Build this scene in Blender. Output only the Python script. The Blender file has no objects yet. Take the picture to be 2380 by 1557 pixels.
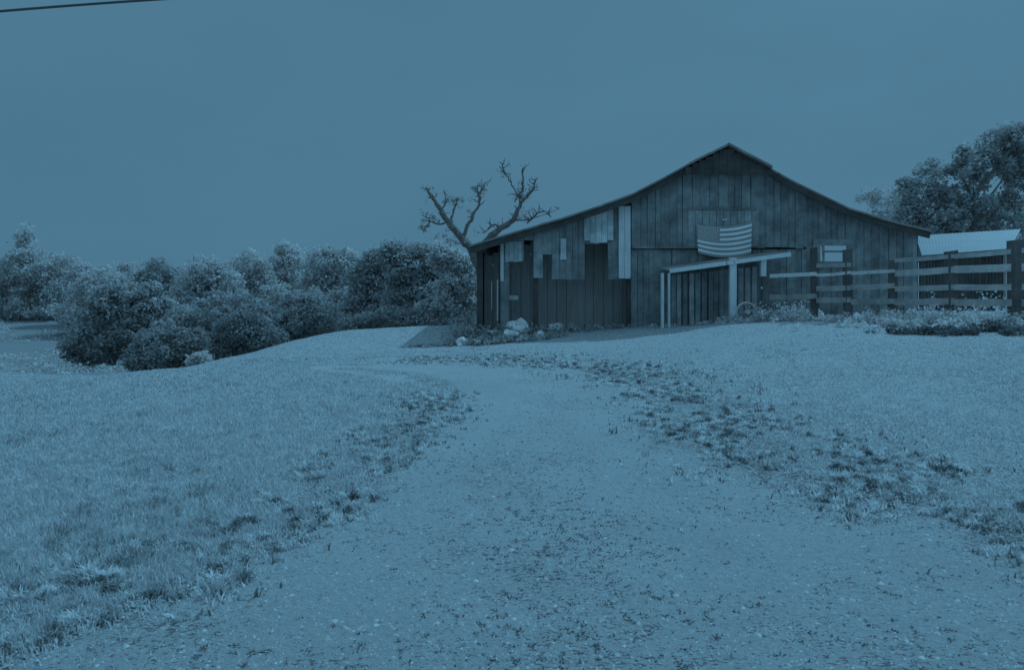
import bpy, math, random
import numpy as np
from mathutils import Vector, Matrix, noise as mnoise

rng = np.random.default_rng(7)
random.seed(7)
scene = bpy.context.scene
col = scene.collection

# ------------------------------------------------------------------ camera
F = 1719.0            # focal length in units of a 2380 px wide frame
EYE = 1.6
cam_d = bpy.data.cameras.new("Camera")
cam = bpy.data.objects.new("Camera", cam_d)
col.objects.link(cam)
cam.location = (0, 0, EYE)
cam.rotation_euler = (math.radians(90), 0, 0)
cam_d.sensor_width = 36.0
cam_d.lens = F / 2380 * 36.0
cam_d.shift_y = -88.5 / 2380
cam_d.clip_end = 5000
scene.camera = cam

def P(px, py, Y):
    return Vector(((px - 1190) / F * Y, Y, EYE - (py - 690) / F * Y))

# ------------------------------------------------------------------ helpers
def tag(o, label=None, cat=None, group=None, kind=None):
    if label: o["label"] = label
    if cat: o["category"] = cat
    if group: o["group"] = group
    if kind: o["kind"] = kind
    return o

def empty(name, loc, label, cat, group=None):
    o = bpy.data.objects.new(name, None)
    o.empty_display_size = 0.3
    o.location = loc
    col.objects.link(o)
    tag(o, label, cat, group)
    return o

def link_mesh(name, me, mat, parent=None):
    me.materials.append(mat)
    o = bpy.data.objects.new(name, me)
    col.objects.link(o)
    if parent is not None:
        o.parent = parent
        # world-space geometry under a located parent
        loc = Vector((0, 0, 0)); p = parent
        while p is not None:
            loc += p.location; p = p.parent
        o.location = -loc
    return o

class MB:
    """collects shapes for one mesh; tone is a per-board value of the material itself"""
    def __init__(s):
        s.v = []; s.f = []; s.t = []
    def poly(s, pts, tone=0.5):
        n = len(s.v); s.v += [tuple(p) for p in pts]; s.t += [tone] * len(pts)
        s.f.append(tuple(range(n, n + len(pts))))
    def hexa(s, c, tone=0.5):
        # c: 4 bottom corners (ccw from above) + 4 top corners
        n = len(s.v); s.v += [tuple(p) for p in c]; s.t += [tone] * 8
        for q in ((3, 2, 1, 0), (4, 5, 6, 7), (0, 1, 5, 4), (1, 2, 6, 5), (2, 3, 7, 6), (3, 0, 4, 7)):
            s.f.append(tuple(n + i for i in q))
    def box(s, x0, x1, y0, y1, z0, z1, tone=0.5):
        s.hexa([(x0, y0, z0), (x1, y0, z0), (x1, y1, z0), (x0, y1, z0),
                (x0, y0, z1), (x1, y0, z1), (x1, y1, z1), (x0, y1, z1)], tone)
    def beam(s, a, b, w, h, tone=0.5, up=(0, 0, 1)):
        a = Vector(a); b = Vector(b); d = (b - a).normalized(); u = Vector(up)
        r = d.cross(u)
        if r.length < 1e-4: r = d.cross(Vector((0, 1, 0)))
        r.normalize(); u = r.cross(d).normalized()
        r *= w / 2; u *= h / 2
        s.hexa([a - r - u, a + r - u, b + r - u, b - r - u, a - r + u, a + r + u, b + r + u, b - r + u], tone)
    def tube(s, pts, radii, seg=8, tone=0.5, cap=True):
        pts = [Vector(p) for p in pts]
        n0 = len(s.v)
        for i, p in enumerate(pts):
            d = (pts[min(i + 1, len(pts) - 1)] - pts[max(i - 1, 0)]).normalized()
            r = d.cross(Vector((0.13, 1, 0.21)))
            if r.length < 1e-3: r = d.cross(Vector((1, 0, 0)))
            r.normalize(); u = d.cross(r)
            for k in range(seg):
                a = 2 * math.pi * k / seg
                s.v.append(tuple(p + (r * math.cos(a) + u * math.sin(a)) * radii[i])); s.t.append(tone)
        for i in range(len(pts) - 1):
            for k in range(seg):
                a = n0 + i * seg + k; b = n0 + i * seg + (k + 1) % seg
                s.f.append((a, b, b + seg, a + seg))
        if cap:
            s.f.append(tuple(n0 + k for k in reversed(range(seg))))
            e = n0 + (len(pts) - 1) * seg
            s.f.append(tuple(e + k for k in range(seg)))
    def build(s, name, mat, parent=None):
        me = bpy.data.meshes.new(name)
        me.from_pydata(s.v, [], s.f)
        a = me.attributes.new("tone", 'FLOAT', 'POINT')
        a.data.foreach_set("value", np.array(s.t, dtype=np.float32))
        me.update()
        return link_mesh(name, me, mat, parent)

def np_mesh(name, verts, counts, loops, tone, mat, parent=None, smooth=False):
    me = bpy.data.meshes.new(name)
    me.vertices.add(len(verts)); me.vertices.foreach_set("co", verts.astype(np.float32).ravel())
    me.loops.add(len(loops)); me.loops.foreach_set("vertex_index", loops.astype(np.int32))
    me.polygons.add(len(counts))
    st = np.concatenate([[0], np.cumsum(counts)[:-1]])
    me.polygons.foreach_set("loop_start", st.astype(np.int32))
    me.polygons.foreach_set("loop_total", counts.astype(np.int32))
    if tone is not None:
        a = me.attributes.new("tone", 'FLOAT', 'POINT')
        a.data.foreach_set("value", tone.astype(np.float32))
    me.update(calc_edges=True)
    if smooth:
        me.polygons.foreach_set("use_smooth", np.ones(len(counts), dtype=bool))
    return link_mesh(name, me, mat, parent)

# ------------------------------------------------------------------ materials
def new_mat(name):
    m = bpy.data.materials.new(name); m.use_nodes = True
    nt = m.node_tree; nt.nodes.clear()
    out = nt.nodes.new("ShaderNodeOutputMaterial")
    return m, nt, out

def ramp(nt, fac, stops):
    r = nt.nodes.new("ShaderNodeValToRGB")
    e = r.color_ramp.elements
    while len(e) < len(stops): e.new(0.5)
    for i, (p, c) in enumerate(stops):
        e[i].position = p; e[i].color = (*c, 1)
    nt.links.new(fac, r.inputs[0])
    return r.outputs[0]

def noise_tex(nt, scale, detail=4, vec=None, stretch=None, rough=0.6):
    tc = nt.nodes.new("ShaderNodeTexCoord")
    v = tc.outputs["Object"]
    if stretch:
        mp = nt.nodes.new("ShaderNodeMapping"); mp.inputs["Scale"].default_value = stretch
        nt.links.new(v, mp.inputs[0]); v = mp.outputs[0]
    n = nt.nodes.new("ShaderNodeTexNoise")
    n.inputs["Scale"].default_value = scale; n.inputs["Detail"].default_value = detail
    n.inputs["Roughness"].default_value = rough
    nt.links.new(v, n.inputs["Vector"])
    return n.outputs["Fac"]

def mulc(nt, a, b):
    m = nt.nodes.new("ShaderNodeMix"); m.data_type = 'RGBA'; m.blend_type = 'MULTIPLY'
    m.inputs[0].default_value = 1
    nt.links.new(a, m.inputs[6]); nt.links.new(b, m.inputs[7])
    return m.outputs[2]

def tone_fac(nt):
    a = nt.nodes.new("ShaderNodeAttribute"); a.attribute_name = "tone"
    return a.outputs["Fac"]

def g(v, warm=0.0):
    return (v * (1 + warm), v, v * (1 - 0.4 * warm))

def principled(nt, out, colr, rough=0.85, bump=None, bstr=0.3, bdist=0.01, spec=0.25, metal=0):
    b = nt.nodes.new("ShaderNodeBsdfPrincipled")
    nt.links.new(colr, b.inputs["Base Color"])
    b.inputs["Roughness"].default_value = rough
    b.inputs["Specular IOR Level"].default_value = spec
    b.inputs["Metallic"].default_value = metal
    if bump is not None:
        bn = nt.nodes.new("ShaderNodeBump"); bn.inputs["Strength"].default_value = bstr
        bn.inputs["Distance"].default_value = bdist
        nt.links.new(bump, bn.inputs["Height"]); nt.links.new(bn.outputs[0], b.inputs["Normal"])
    nt.links.new(b.outputs[0], out.inputs[0])
    return b

def wood_mat(name, lo, hi, warm=0.25, along='z', blotch=0.62):
    m, nt, out = new_mat(name)
    st = {'z': (9, 9, 0.55), 'x': (0.55, 9, 9), 'y': (9, 0.55, 9)}[along]
    n1 = noise_tex(nt, 3.2, 6, stretch=st)
    n2 = noise_tex(nt, 2.2, 9, rough=0.72)
    c1 = ramp(nt, n1, [(0.3, g(0.78)), (0.6, g(1.0))])
    c2 = ramp(nt, n2, [(0.36, g(blotch)), (0.60, g(1.0))])
    ct = ramp(nt, tone_fac(nt), [(0.0, g(lo, warm)), (1.0, g(hi, warm * 0.3))])
    c = mulc(nt, mulc(nt, ct, c1), c2)
    principled(nt, out, c, 0.9, n1, 0.5, 0.012, spec=0.15)
    return m

def leaf_mat(name, lo, hi, trans=0.35, warm=0.15):
    m, nt, out = new_mat(name)
    c = ramp(nt, tone_fac(nt), [(0.0, g(lo, warm)), (1.0, g(hi, 0.0))])
    d = nt.nodes.new("ShaderNodeBsdfDiffuse"); t = nt.nodes.new("ShaderNodeBsdfTranslucent")
    nt.links.new(c, d.inputs[0]); nt.links.new(c, t.inputs[0])
    mx = nt.nodes.new("ShaderNodeMixShader"); mx.inputs[0].default_value = trans
    nt.links.new(d.outputs[0], mx.inputs[1]); nt.links.new(t.outputs[0], mx.inputs[2])
    nt.links.new(mx.outputs[0], out.inputs[0])
    return m

def plain_mat(name, v, warm=0.0, rough=0.7, var=0.15, scale=4, metal=0, spec=0.3):
    m, nt, out = new_mat(name)
    n = noise_tex(nt, scale, 5)
    c = ramp(nt, n, [(0.3, g(v * (1 - var), warm)), (0.7, g(v * (1 + var), warm))])
    principled(nt, out, c, rough, n, 0.25, 0.01, spec=spec, metal=metal)
    return m

def soil_shade_specks(nt, scale, lo, hi, stretch=(1, 1.6, 1)):
    """bare soil plus the shade between clumps, painted into the colour: small patches, more of them where tone is high"""
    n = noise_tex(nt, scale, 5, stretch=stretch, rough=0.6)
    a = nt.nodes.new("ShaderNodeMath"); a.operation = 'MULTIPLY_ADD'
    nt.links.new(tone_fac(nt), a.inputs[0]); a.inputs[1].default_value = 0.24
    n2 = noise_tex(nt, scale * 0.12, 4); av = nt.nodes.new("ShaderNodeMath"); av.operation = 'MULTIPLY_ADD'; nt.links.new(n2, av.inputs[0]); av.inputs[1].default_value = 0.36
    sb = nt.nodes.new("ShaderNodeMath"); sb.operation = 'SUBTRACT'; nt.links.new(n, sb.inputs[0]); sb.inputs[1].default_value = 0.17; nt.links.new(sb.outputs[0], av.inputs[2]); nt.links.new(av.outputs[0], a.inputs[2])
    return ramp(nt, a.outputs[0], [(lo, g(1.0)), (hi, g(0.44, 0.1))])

def ground_mat():
    m, nt, out = new_mat("grass_ground")
    n1 = noise_tex(nt, 9, 8, rough=0.7)
    n2 = noise_tex(nt, 0.35, 4)
    base = ramp(nt, n1, [(0.28, g(0.28, 0.05)), (0.5, g(0.34)), (0.75, g(0.39))])
    v2 = ramp(nt, n2, [(0.3, g(0.92)), (0.7, g(1.0))])
    hy = nt.nodes.new("ShaderNodeAttribute"); hy.attribute_name = "hay"
    v2 = mulc(nt, v2, ramp(nt, hy.outputs["Fac"], [(0.0, g(1.0)), (1.0, g(0.60))]))
    c = mulc(nt, mulc(nt, base, v2), soil_shade_specks(nt, 16, 0.62, 0.72))
    principled(nt, out, c, 0.95, n1, 0.8, 0.04, spec=0.1)
    return m

def track_mat():
    m, nt, out = new_mat("track_dirt")
    n1 = noise_tex(nt, 22, 8, rough=0.75)
    n2 = noise_tex(nt, 1.3, 5)
    base = ramp(nt, n1, [(0.3, g(0.29, 0.03)), (0.5, g(0.34)), (0.75, g(0.39))])
    v2 = ramp(nt, n2, [(0.3, g(0.90)), (0.7, g(1.0))])
    c = mulc(nt, mulc(nt, base, v2), soil_shade_specks(nt, 34, 0.66, 0.73))
    principled(nt, out, c, 0.95, n1, 0.9, 0.03, spec=0.1)
    return m

M = dict(
    ground=ground_mat(), track=track_mat(),
    gravel=leaf_mat("gravel_stone", 0.14, 0.46, 0.0, 0.05),
    siding=wood_mat("barn_siding", 0.33, 0.84, warm=0.04, blotch=0.5),
    faded=wood_mat("faded_wood", 0.46, 0.97, warm=0.0, blotch=0.6),
    dark_wood=wood_mat("dark_wood", 0.46, 0.54, warm=0.25, blotch=0.85),
    eave_wood=wood_mat("eave_wood", 0.10, 0.17, along='x'),  # very dark, with roof-edge shade put into the colour of barge and hood
    rail=wood_mat("rail_wood", 0.26, 0.92, along='x'),
    post=wood_mat("post_wood", 0.13, 0.24),
    pale_wood=wood_mat("pale_wood", 0.80, 0.97, warm=0.0, blotch=0.85),
    pale_beam=wood_mat("pale_beam", 0.80, 0.95, warm=0.0, along='x', blotch=0.85),
    roof=plain_mat("roof_metal", 0.26, 0.2, 0.6, 0.3, 2.0),
    pale_metal=plain_mat("pale_metal", 0.20, 0.0, 0.55, 0.08, 1.5),
    white=plain_mat("white_paint", 0.85, 0.0, 0.6, 0.05),
    stone=plain_mat("stone", 0.6, 0.05, 0.9, 0.25, 6),
    cable=plain_mat("black_rubber", 0.10, 0.2, 0.6, 0.1),
    bark=plain_mat("bark", 0.28, 0.2, 0.95, 0.4, 14),
    dead=plain_mat("dead_bark", 0.17, 0.2, 0.95, 0.4, 10),
    leaf_dark=leaf_mat("leaf_dark", 0.28, 0.60, 0.4),
    leaf_mid=leaf_mat("leaf_mid", 0.40, 0.75, 0.4),
    leaf_light=leaf_mat("leaf_light", 0.42, 0.78, 0.45),
    grass=leaf_mat("grass_blade", 0.28, 0.75, 0.45, 0.0),
    verge=leaf_mat("verge_blade", 0.17, 0.78, 0.40, 0.05),
    leaf_shade=leaf_mat("leaf_shade", 0.20, 0.38, 0.3),  # darker leaf colour holding the shade the low bushes stand in
    litter=leaf_mat("low_weed", 0.10, 0.26, 0.3, 0.1),
    weed=leaf_mat("weed_leaf", 0.45, 0.85, 0.4),
    mirror=plain_mat("window_mirror", 0.95, 0, 0.12, 0.02, metal=1.0),
    flag_white=plain_mat("flag_white", 0.92, 0, 0.9, 0.03),
    flag_red=plain_mat("flag_red", 0.34, 0.2, 0.9, 0.05),
    flag_blue=plain_mat("flag_blue", 0.36, 0.1, 0.9, 0.05),
)

# ------------------------------------------------------------------ terrain
CTRL = [
    (0, 0, 0), (0, 3, 0), (-4, 3, 0), (4, 3, .02), (0, 5, .05), (-4.1, 6, 0.02), (3.5, 5, .1), (0, -8, -.1), (-8, -6, -.2), (8, -6, 0),
    (0, 10.5, .25), (-1, 13, .28), (2.2, 11, .35), (5, 10, .5), (9, 10, .75), (7, 14, .85),
    (0, 15.5, .33), (1.5, 16, .48), (3.5, 16.5, .72), (6, 17, .98),
    (-0.87, 20, .60), (3.2, 20, .78), (7.4, 20, .97), (10.9, 20, 1.05), (11, 16, 1.02), (10, 14.3, .90), (16, 18, 1.1), (14, 12, 0.8),
    (-2.9, 17.8, .30), (-3, 20, .47), (-2.6, 15, .26), (-0.5, 18, .47),
    (-6.3, 12, .30), (-8.4, 17, -.27), (-7.3, 15, .03), (-6.5, 17, .20), (-6.2, 20, .30), (-5.2, 22, .55), (-1.4, 24, .66), (-3.2, 23, .66), (-4, 9, .12), (-4.2, 14.5, .30),
    (-10, 20, -.75), (-13.5, 17, -.25), (-14, 21, -1.0), (-9, 29, -1.3), (-2.5, 31, -.3), (-10.5, 15.5, .0), (-6.9, 10, .02), (-8.8, 12, 0.08),
    (-20.8, 30, -1.5), (-14, 31, -1.6), (-26, 37, -2.1), (-28, 45, -2.2), (-34, 50, -1.95), (-14, 45, -2.6), (-41, 60, -1.3), (-20, 60, -2.6), (-48, 70, -.45), (-36, 70, -.6), (-62, 90, .3), (-30, 90, -1.2), (-78, 112, .8), (-45, 120, 0),
    (0, 60, -2), (3, 34, .4), (10, 34, .9), (20, 35, 1.0), (25, 60, .5), (30, 20, 1), (40, 40, .8), (0, 110, -1), (50, 100, 0), (-40, 10, -2.2), (-70, 30, -2.0), (40, 0, .5), (-30, -20, -1), (30, -30, 0), (0, -50, -.5), (90, 40, .5), (-90, 70, -.5)
]
CP = np.array(CTRL, dtype=float)
def _phi(r2):
    return 0.5 * r2 * np.log(r2 + 1e-9)
_n = len(CP)
_d2 = ((CP[:, None, :2] - CP[None, :, :2]) ** 2).sum(-1)
_K = _phi(_d2); np.fill_diagonal(_K, 0.02)
_A = np.zeros((_n + 3, _n + 3)); _A[:_n, :_n] = _K
_A[:_n, _n] = 1; _A[:_n, _n + 1:] = CP[:, :2]; _A[_n:, :_n] = _A[:_n, _n:].T
_W = np.linalg.solve(_A, np.concatenate([CP[:, 2], np.zeros(3)]))
def height(x, y):
    x = np.atleast_1d(np.asarray(x, float)); y = np.atleast_1d(np.asarray(y, float))
    sh = x.shape; x = x.ravel(); y = y.ravel(); out = np.empty_like(x)
    for i in range(0, len(x), 20000):
        xs = x[i:i + 20000]; ys = y[i:i + 20000]
        d2 = (xs[:, None] - CP[None, :, 0]) ** 2 + (ys[:, None] - CP[None, :, 1]) ** 2
        out[i:i + 20000] = _phi(d2) @ _W[:_n] + _W[_n] + xs * _W[_n + 1] + ys * _W[_n + 2]
    r = np.hypot(x, y - 20)
    k = np.clip((r - 70) / 50, 0, 1); k = k * k * (3 - 2 * k)
    out = out * (1 - k) + (-1.0) * k
    # small natural undulation
    amp = np.clip(r / 30, 0.0, 1)
    out += 0.012 * np.sin(x * 2.1 + 0.7 * y) * np.cos(y * 1.7 - 0.4 * x) + 0.008 * np.sin(5.1 * x + 1.3) * np.sin(4.3 * y)
    return out.reshape(sh)
def H(x, y): return float(height(x, y)[0])

def ground_hit(px, py):
    dx = (px - 1190) / F; dz = -(py - 690) / F
    Y = np.linspace(1.5, 60, 4000)
    z = EYE + dz * Y; h = height(dx * Y, Y)
    i = int(np.argmax(z <= h)) if (z <= h).any() else len(Y) - 1
    return dx * Y[i], Y[i]

def vnoise(x, y, s, seed=0.0):
    return np.array([mnoise.noise(Vector((a * s, b * s, seed))) for a, b in zip(x, y)])

# track edges in plan
left_px = [(-700, 1800), (-60, 1525), (300, 1400), (480, 1320), (650, 1240), (780, 1160), (900, 1075), (985, 1000), (1035, 940), (1020, 893), (940, 868), (800, 858)]
right_px = [(3300, 1560), (2700, 1300), (2380, 1225), (2080, 1150), (1860, 1100), (1720, 1045), (1610, 980), (1530, 920), (1440, 876), (1340, 851), (1180, 842), (930, 838)]
def resample(pts, n):
    pts = np.array(pts); d = np.concatenate([[0], np.cumsum(np.hypot(*np.diff(pts, axis=0).T))])
    # smooth by catmull-like cubic on uniform parameter
    t = np.linspace(0, d[-1], n)
    q = np.stack([np.interp(t, d, pts[:, 0]), np.interp(t, d, pts[:, 1])], 1)
    for _ in range(6):
        q[1:-1] = 0.25 * q[:-2] + 0.5 * q[1:-1] + 0.25 * q[2:]
    return q
LE = resample([ground_hit(*p) for p in left_px], 140)
RE = resample([ground_hit(*p) for p in right_px], 140)

def dist_to(poly, x, y):
    """signed-less distance of points to a polyline"""
    best = np.full(len(x), 1e9)
    for i in range(len(poly) - 1):
        a = poly[i]; b = poly[i + 1]; ab = b - a; L = (ab ** 2).sum() + 1e-12
        t = np.clip(((x - a[0]) * ab[0] + (y - a[1]) * ab[1]) / L, 0, 1)
        best = np.minimum(best, np.hypot(x - a[0] - t * ab[0], y - a[1] - t * ab[1]))
    return best
TRK = np.concatenate([LE, RE[::-1]])
def in_track(x, y):
    c = np.zeros(len(x), bool); n = len(TRK); j = n - 1
    for i in range(n):
        xi, yi = TRK[i]; xj, yj = TRK[j]
        cond = ((yi > y) != (yj > y)) & (x < (xj - xi) * (y - yi) / (yj - yi + 1e-12) + xi)
        c ^= cond; j = i
    return c

def build_ground():
    nx, ny = 340, 360
    u = np.linspace(-1, 1, nx); xs = 8.0 * np.sinh(5.2 * u)
    v = np.linspace(-0.62, 1, ny); ys = 6 + 8.5 * np.sinh(5.2 * v)
    X, Y = np.meshgrid(xs, ys)
    Z = height(X, Y)
    V = np.stack([X.ravel(), Y.ravel(), Z.ravel()], 1)
    idx = np.arange(nx * ny).reshape(ny, nx)
    q = np.stack([idx[:-1, :-1], idx[:-1, 1:], idx[1:, 1:], idx[1:, :-1]], -1).reshape(-1, 4)
    x = V[:, 0]; y = V[:, 1]
    tone = np.zeros(len(x))
    near = (np.abs(x) < 14) & (y > 0) & (y < 26)
    xn, yn = x[near], y[near]
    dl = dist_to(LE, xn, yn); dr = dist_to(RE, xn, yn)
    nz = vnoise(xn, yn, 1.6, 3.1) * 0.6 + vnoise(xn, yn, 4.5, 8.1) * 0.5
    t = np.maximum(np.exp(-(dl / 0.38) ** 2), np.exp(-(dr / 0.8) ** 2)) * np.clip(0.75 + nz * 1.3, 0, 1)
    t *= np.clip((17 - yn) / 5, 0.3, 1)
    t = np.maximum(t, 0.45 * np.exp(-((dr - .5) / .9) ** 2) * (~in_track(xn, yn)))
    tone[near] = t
    hay = np.clip((-x - 9 - 0.0 * y) / 6, 0, 1) * np.clip((y - 22) / 8, 0, 1)
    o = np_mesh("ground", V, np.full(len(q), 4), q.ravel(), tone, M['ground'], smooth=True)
    ha = o.data.attributes.new("hay", 'FLOAT', 'POINT'); ha.data.foreach_set("value", hay.astype(np.float32))
    tag(o, kind="structure")
build_ground()

def build_track():
    n = len(LE); m = 60
    t = np.linspace(0, 1, m)[None, :, None]
    Q = LE[:, None, :] * (1 - t) + RE[:, None, :] * t
    x = Q[..., 0]; y = Q[..., 1]
    # feathered ragged edge
    z = height(x, y) + 0.014
    jit = vnoise(x.ravel(), y.ravel(), 2.3, 21.0).reshape(x.shape) + .6 * vnoise(x.ravel(), y.ravel(), 6.0, 23.0).reshape(x.shape)
    kk = np.arange(m); e = np.minimum(kk, m - 1 - kk)[None, :]
    wloc = np.linalg.norm(RE - LE, axis=1)[:, None] / (m - 1)
    z -= np.clip(0.022 * (1.15 + 0.9 * jit) * np.exp(-(e * wloc / 0.22) ** 2) * 2 - 0.006, 0, .05)
    z[:, 0] = height(x[:, 0], y[:, 0]) - .03; z[:, -1] = height(x[:, -1], y[:, -1]) - .03
    V = np.stack([x.ravel(), y.ravel(), z.ravel()], 1)
    idx = np.arange(n * m).reshape(n, m)
    q = np.stack([idx[:-1, :-1], idx[:-1, 1:], idx[1:, 1:], idx[1:, :-1]], -1).reshape(-1, 4)
    xf, yf = V[:, 0], V[:, 1]
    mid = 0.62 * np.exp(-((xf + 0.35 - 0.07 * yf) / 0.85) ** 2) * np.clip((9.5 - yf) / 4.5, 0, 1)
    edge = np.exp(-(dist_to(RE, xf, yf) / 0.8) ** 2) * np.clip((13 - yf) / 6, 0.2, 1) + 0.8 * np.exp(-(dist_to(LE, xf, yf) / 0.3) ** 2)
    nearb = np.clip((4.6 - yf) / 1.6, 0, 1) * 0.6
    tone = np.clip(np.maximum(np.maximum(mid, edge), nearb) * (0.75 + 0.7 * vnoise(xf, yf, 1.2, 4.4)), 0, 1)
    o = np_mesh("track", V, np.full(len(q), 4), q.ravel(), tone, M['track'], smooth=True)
    tag(o, kind="structure")
build_track()

# ------------------------------------------------------------------ grass
def blades(name, x, y, h, w, tone, mat, lean=0.5, zoff=0.0):
    n = len(x)
    z = height(x, y) + zoff
    a = rng.uniform(0, 2 * np.pi, n)            # facing
    b = rng.uniform(0, 2 * np.pi, n)            # lean direction
    L = h * lean * rng.uniform(0.2, 1.2, n)
    wx = np.cos(a) * w / 2; wy = np.sin(a) * w / 2
    V = np.empty((n, 5, 3))
    base = np.stack([x, y, z], 1); W = np.stack([wx, wy, np.zeros(n)], 1)
    mid = base + np.stack([np.cos(b) * L * .35, np.sin(b) * L * .35, h * .6], 1)
    tip = base + np.stack([np.cos(b) * L, np.sin(b) * L, h * (1 - 0.25 * rng.random(n))], 1)
    V[:, 0] = base - W; V[:, 1] = base + W; V[:, 2] = mid + W * .75; V[:, 3] = mid - W * .75; V[:, 4] = tip
    o = np.arange(n)[:, None] * 5
    lo = np.concatenate([o + np.array([0, 1, 2, 3]), o + np.array([3, 2, 4])], 1).ravel()
    cnt = np.tile([4, 3], n)
    T = np.repeat(tone, 5)
    ob = np_mesh(name, V.reshape(-1, 3), cnt, lo, T, mat)
    return ob

def view_samples(n, y0, y1, power, margin=1.08):
    """ground points inside the picture's wedge, density falling with distance"""
    u = rng.random(n)
    e = 1 - power
    Y = (y0 ** e + u * (y1 ** e - y0 ** e)) ** (1 / e) if abs(e) > 1e-6 else y0 * (y1 / y0) ** u
    X = Y * (1190 / F) * margin * rng.uniform(-1, 1, n)
    return X, Y

def barn_clear(x, y):
    return ~((x > -0.9) & (x < 10.95) & (y > 19.7) & (y < 34))

def build_grass():
    # field grass, left (long) and right (mown)
    X, Y = view_samples(420000, 2.6, 24, 1.0)
    it = in_track(X, Y); de = np.minimum(dist_to(LE, X, Y), dist_to(RE, X, Y))
    keep = (~(it | ((de < .6) & (Y > 11.5))) | (de < rng.exponential(0.10, len(X)))) & barn_clear(X, Y)
    X, Y = X[keep], Y[keep]
    left = X < np.interp(Y, LE[:, 1][::1], LE[:, 0]) if False else X < (0.2 - 0.0 * Y)
    ns = vnoise(X, Y, 0.9, 1.0)
    nf = vnoise(X, Y, 5.0, 2.0)
    h = np.where(left, 0.052, 0.030) * (1 + 0.6 * ns) * rng.uniform(0.55, 1.25, len(X))
    h *= np.clip(1.1 - (Y - 9) / 12, 0.45, 1)
    w = np.clip(0.0035 + 0.0011 * Y, 0.004, 0.03) * rng.uniform(.7, 1.3, len(X))
    tone = np.clip(0.66 + 0.22 * nf + rng.normal(0, .14, len(X)), 0, 1)
    pz = vnoise(X, Y, 0.55, 31.0) + 0.5 * vnoise(X, Y, 2.2, 33.0) - 0.25 * (X > 0)
    dk = (pz > 0.30) & (vnoise(X, Y, 6.0, 35.0) > .12) & (rng.random(len(X)) < 0.5)
    tone[dk] = rng.uniform(.0, .3, dk.sum()); h[dk] *= 1.25
    o = blades("meadow_grass", X, Y, h, w, tone, M['grass'], 0.7)
    tag(o, "short pale meadow grass covering the slope either side of the track", "grass", kind="stuff")
    # verge clumps along the track
    def verge(name, line, width, count, hh, side, label, ymax):
        i = rng.integers(0, len(line) - 1, count * 3)
        t = rng.random(len(i))[:, None]
        p = line[i] * (1 - t) + line[i + 1] * t
        seglen = np.hypot(*(line[i + 1] - line[i]).T)
        # prefer nearer
        pr = np.clip(seglen, 0, None) / np.clip(p[:, 1], 2, None)
        k = rng.random(len(i)) < pr / pr.max() * 1.2
        p = p[k]
        off = rng.normal(0, width, len(p))
        d = line[np.minimum(i[k] + 1, len(line) - 1)] - line[i[k]]
        nrm = np.stack([-d[:, 1], d[:, 0]], 1); nrm /= np.linalg.norm(nrm, axis=1)[:, None] + 1e-9
        p = p + nrm * (off + side * width * .5)[:, None]
        cl = 0.7 * vnoise(p[:, 0], p[:, 1], 2.6, 5.5) + 0.8 * vnoise(p[:, 0], p[:, 1], 8, 9.5)
        k = cl > rng.uniform(-0.1, 0.3, len(cl))
        p, cl = p[k], cl[k]
        k = (p[:, 1] > 2.4) & (p[:, 1] < ymax) & (np.abs(p[:, 0]) < p[:, 1] * .8)
        p, cl = p[k], cl[k]
        hgt = hh * (0.55 + 0.9 * np.clip(cl, 0, 1)) * rng.uniform(.5, 1.3, len(p))
        w = np.clip(0.006 + 0.0012 * p[:, 1], 0.006, 0.03) * rng.uniform(.7, 1.5, len(p))
        c2 = vnoise(p[:, 0], p[:, 1], 11.0, 41.0)
        tone = np.clip(0.55 + 1.5 * c2 + 0.2 * cl + rng.normal(0, .18, len(p)), 0, 1)
        o = blades(name, p[:, 0], p[:, 1], hgt, w, tone, M['verge'], 0.9)
        tag(o, label, "grass", kind="stuff")
    verge("verge_grass", LE[:128], 0.26, 75000, 0.062, 1, "ragged tufts of grass along the left edge of the track", 10.5)
    verge("verge_grass", RE, 0.46, 120000, 0.062, -1, "thick ragged tufts of grass along the right edge of the track", 16.5)
    # weeds on the track itself: fine, low, loosely clustered
    X, Y = view_samples(260000, 2.5, 13, 1.3)
    k = in_track(X, Y)
    X, Y = X[k], Y[k]
    cn = vnoise(X, Y, 0.9, 12.0); cf = vnoise(X, Y, 17.0, 14.0); cm = vnoise(X, Y, 5.0, 17.0)
    mid = np.exp(-((X + 0.35 - 0.07 * Y) / 0.95) ** 2) + np.exp(-(dist_to(RE, X, Y) / 0.5) ** 2)
    k = (1.0 * cf + 0.5 * cn + 0.35 * cm + 0.30 * mid) > rng.uniform(0.34, 0.95, len(X))
    X, Y = X[k], Y[k]
    n = len(X)
    h = rng.uniform(.004, .014, n); w = rng.uniform(.006, .013, n)
    o = blades("track_weeds", X, Y, h, w, np.clip(rng.normal(.5, .25, n), 0, 1), M['litter'], 2.2, 0.012)
    tag(o, "low sparse weeds scattered over the middle of the track", "weeds", kind="stuff")
    # loose gravel
    X, Y = view_samples(60000, 2.5, 14, 1.2)
    k = in_track(X, Y); X, Y = X[k], Y[k]; n = len(X)
    z = height(X, Y) + .012; r = rng.uniform(.004, .011, n) * np.where(rng.random(n) < .06, 1.7, 1)
    V = np.empty((n, 7, 3)); a0 = rng.uniform(0, 6.28, n)
    for q in range(6):
        a = a0 + q * np.pi / 3; rr = r * rng.uniform(.7, 1.25, n)
        V[:, q, 0] = X + np.cos(a) * rr; V[:, q, 1] = Y + np.sin(a) * rr; V[:, q, 2] = z - .004 + r * .35 * (q % 2)
    V[:, 6, 0] = X; V[:, 6, 1] = Y; V[:, 6, 2] = z + r * rng.uniform(.4, .9, n)
    o6 = np.arange(n)[:, None] * 7
    lo = np.concatenate([o6 + np.array([q, (q + 1) % 6, 6]) for q in range(6)], 1).ravel()
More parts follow.
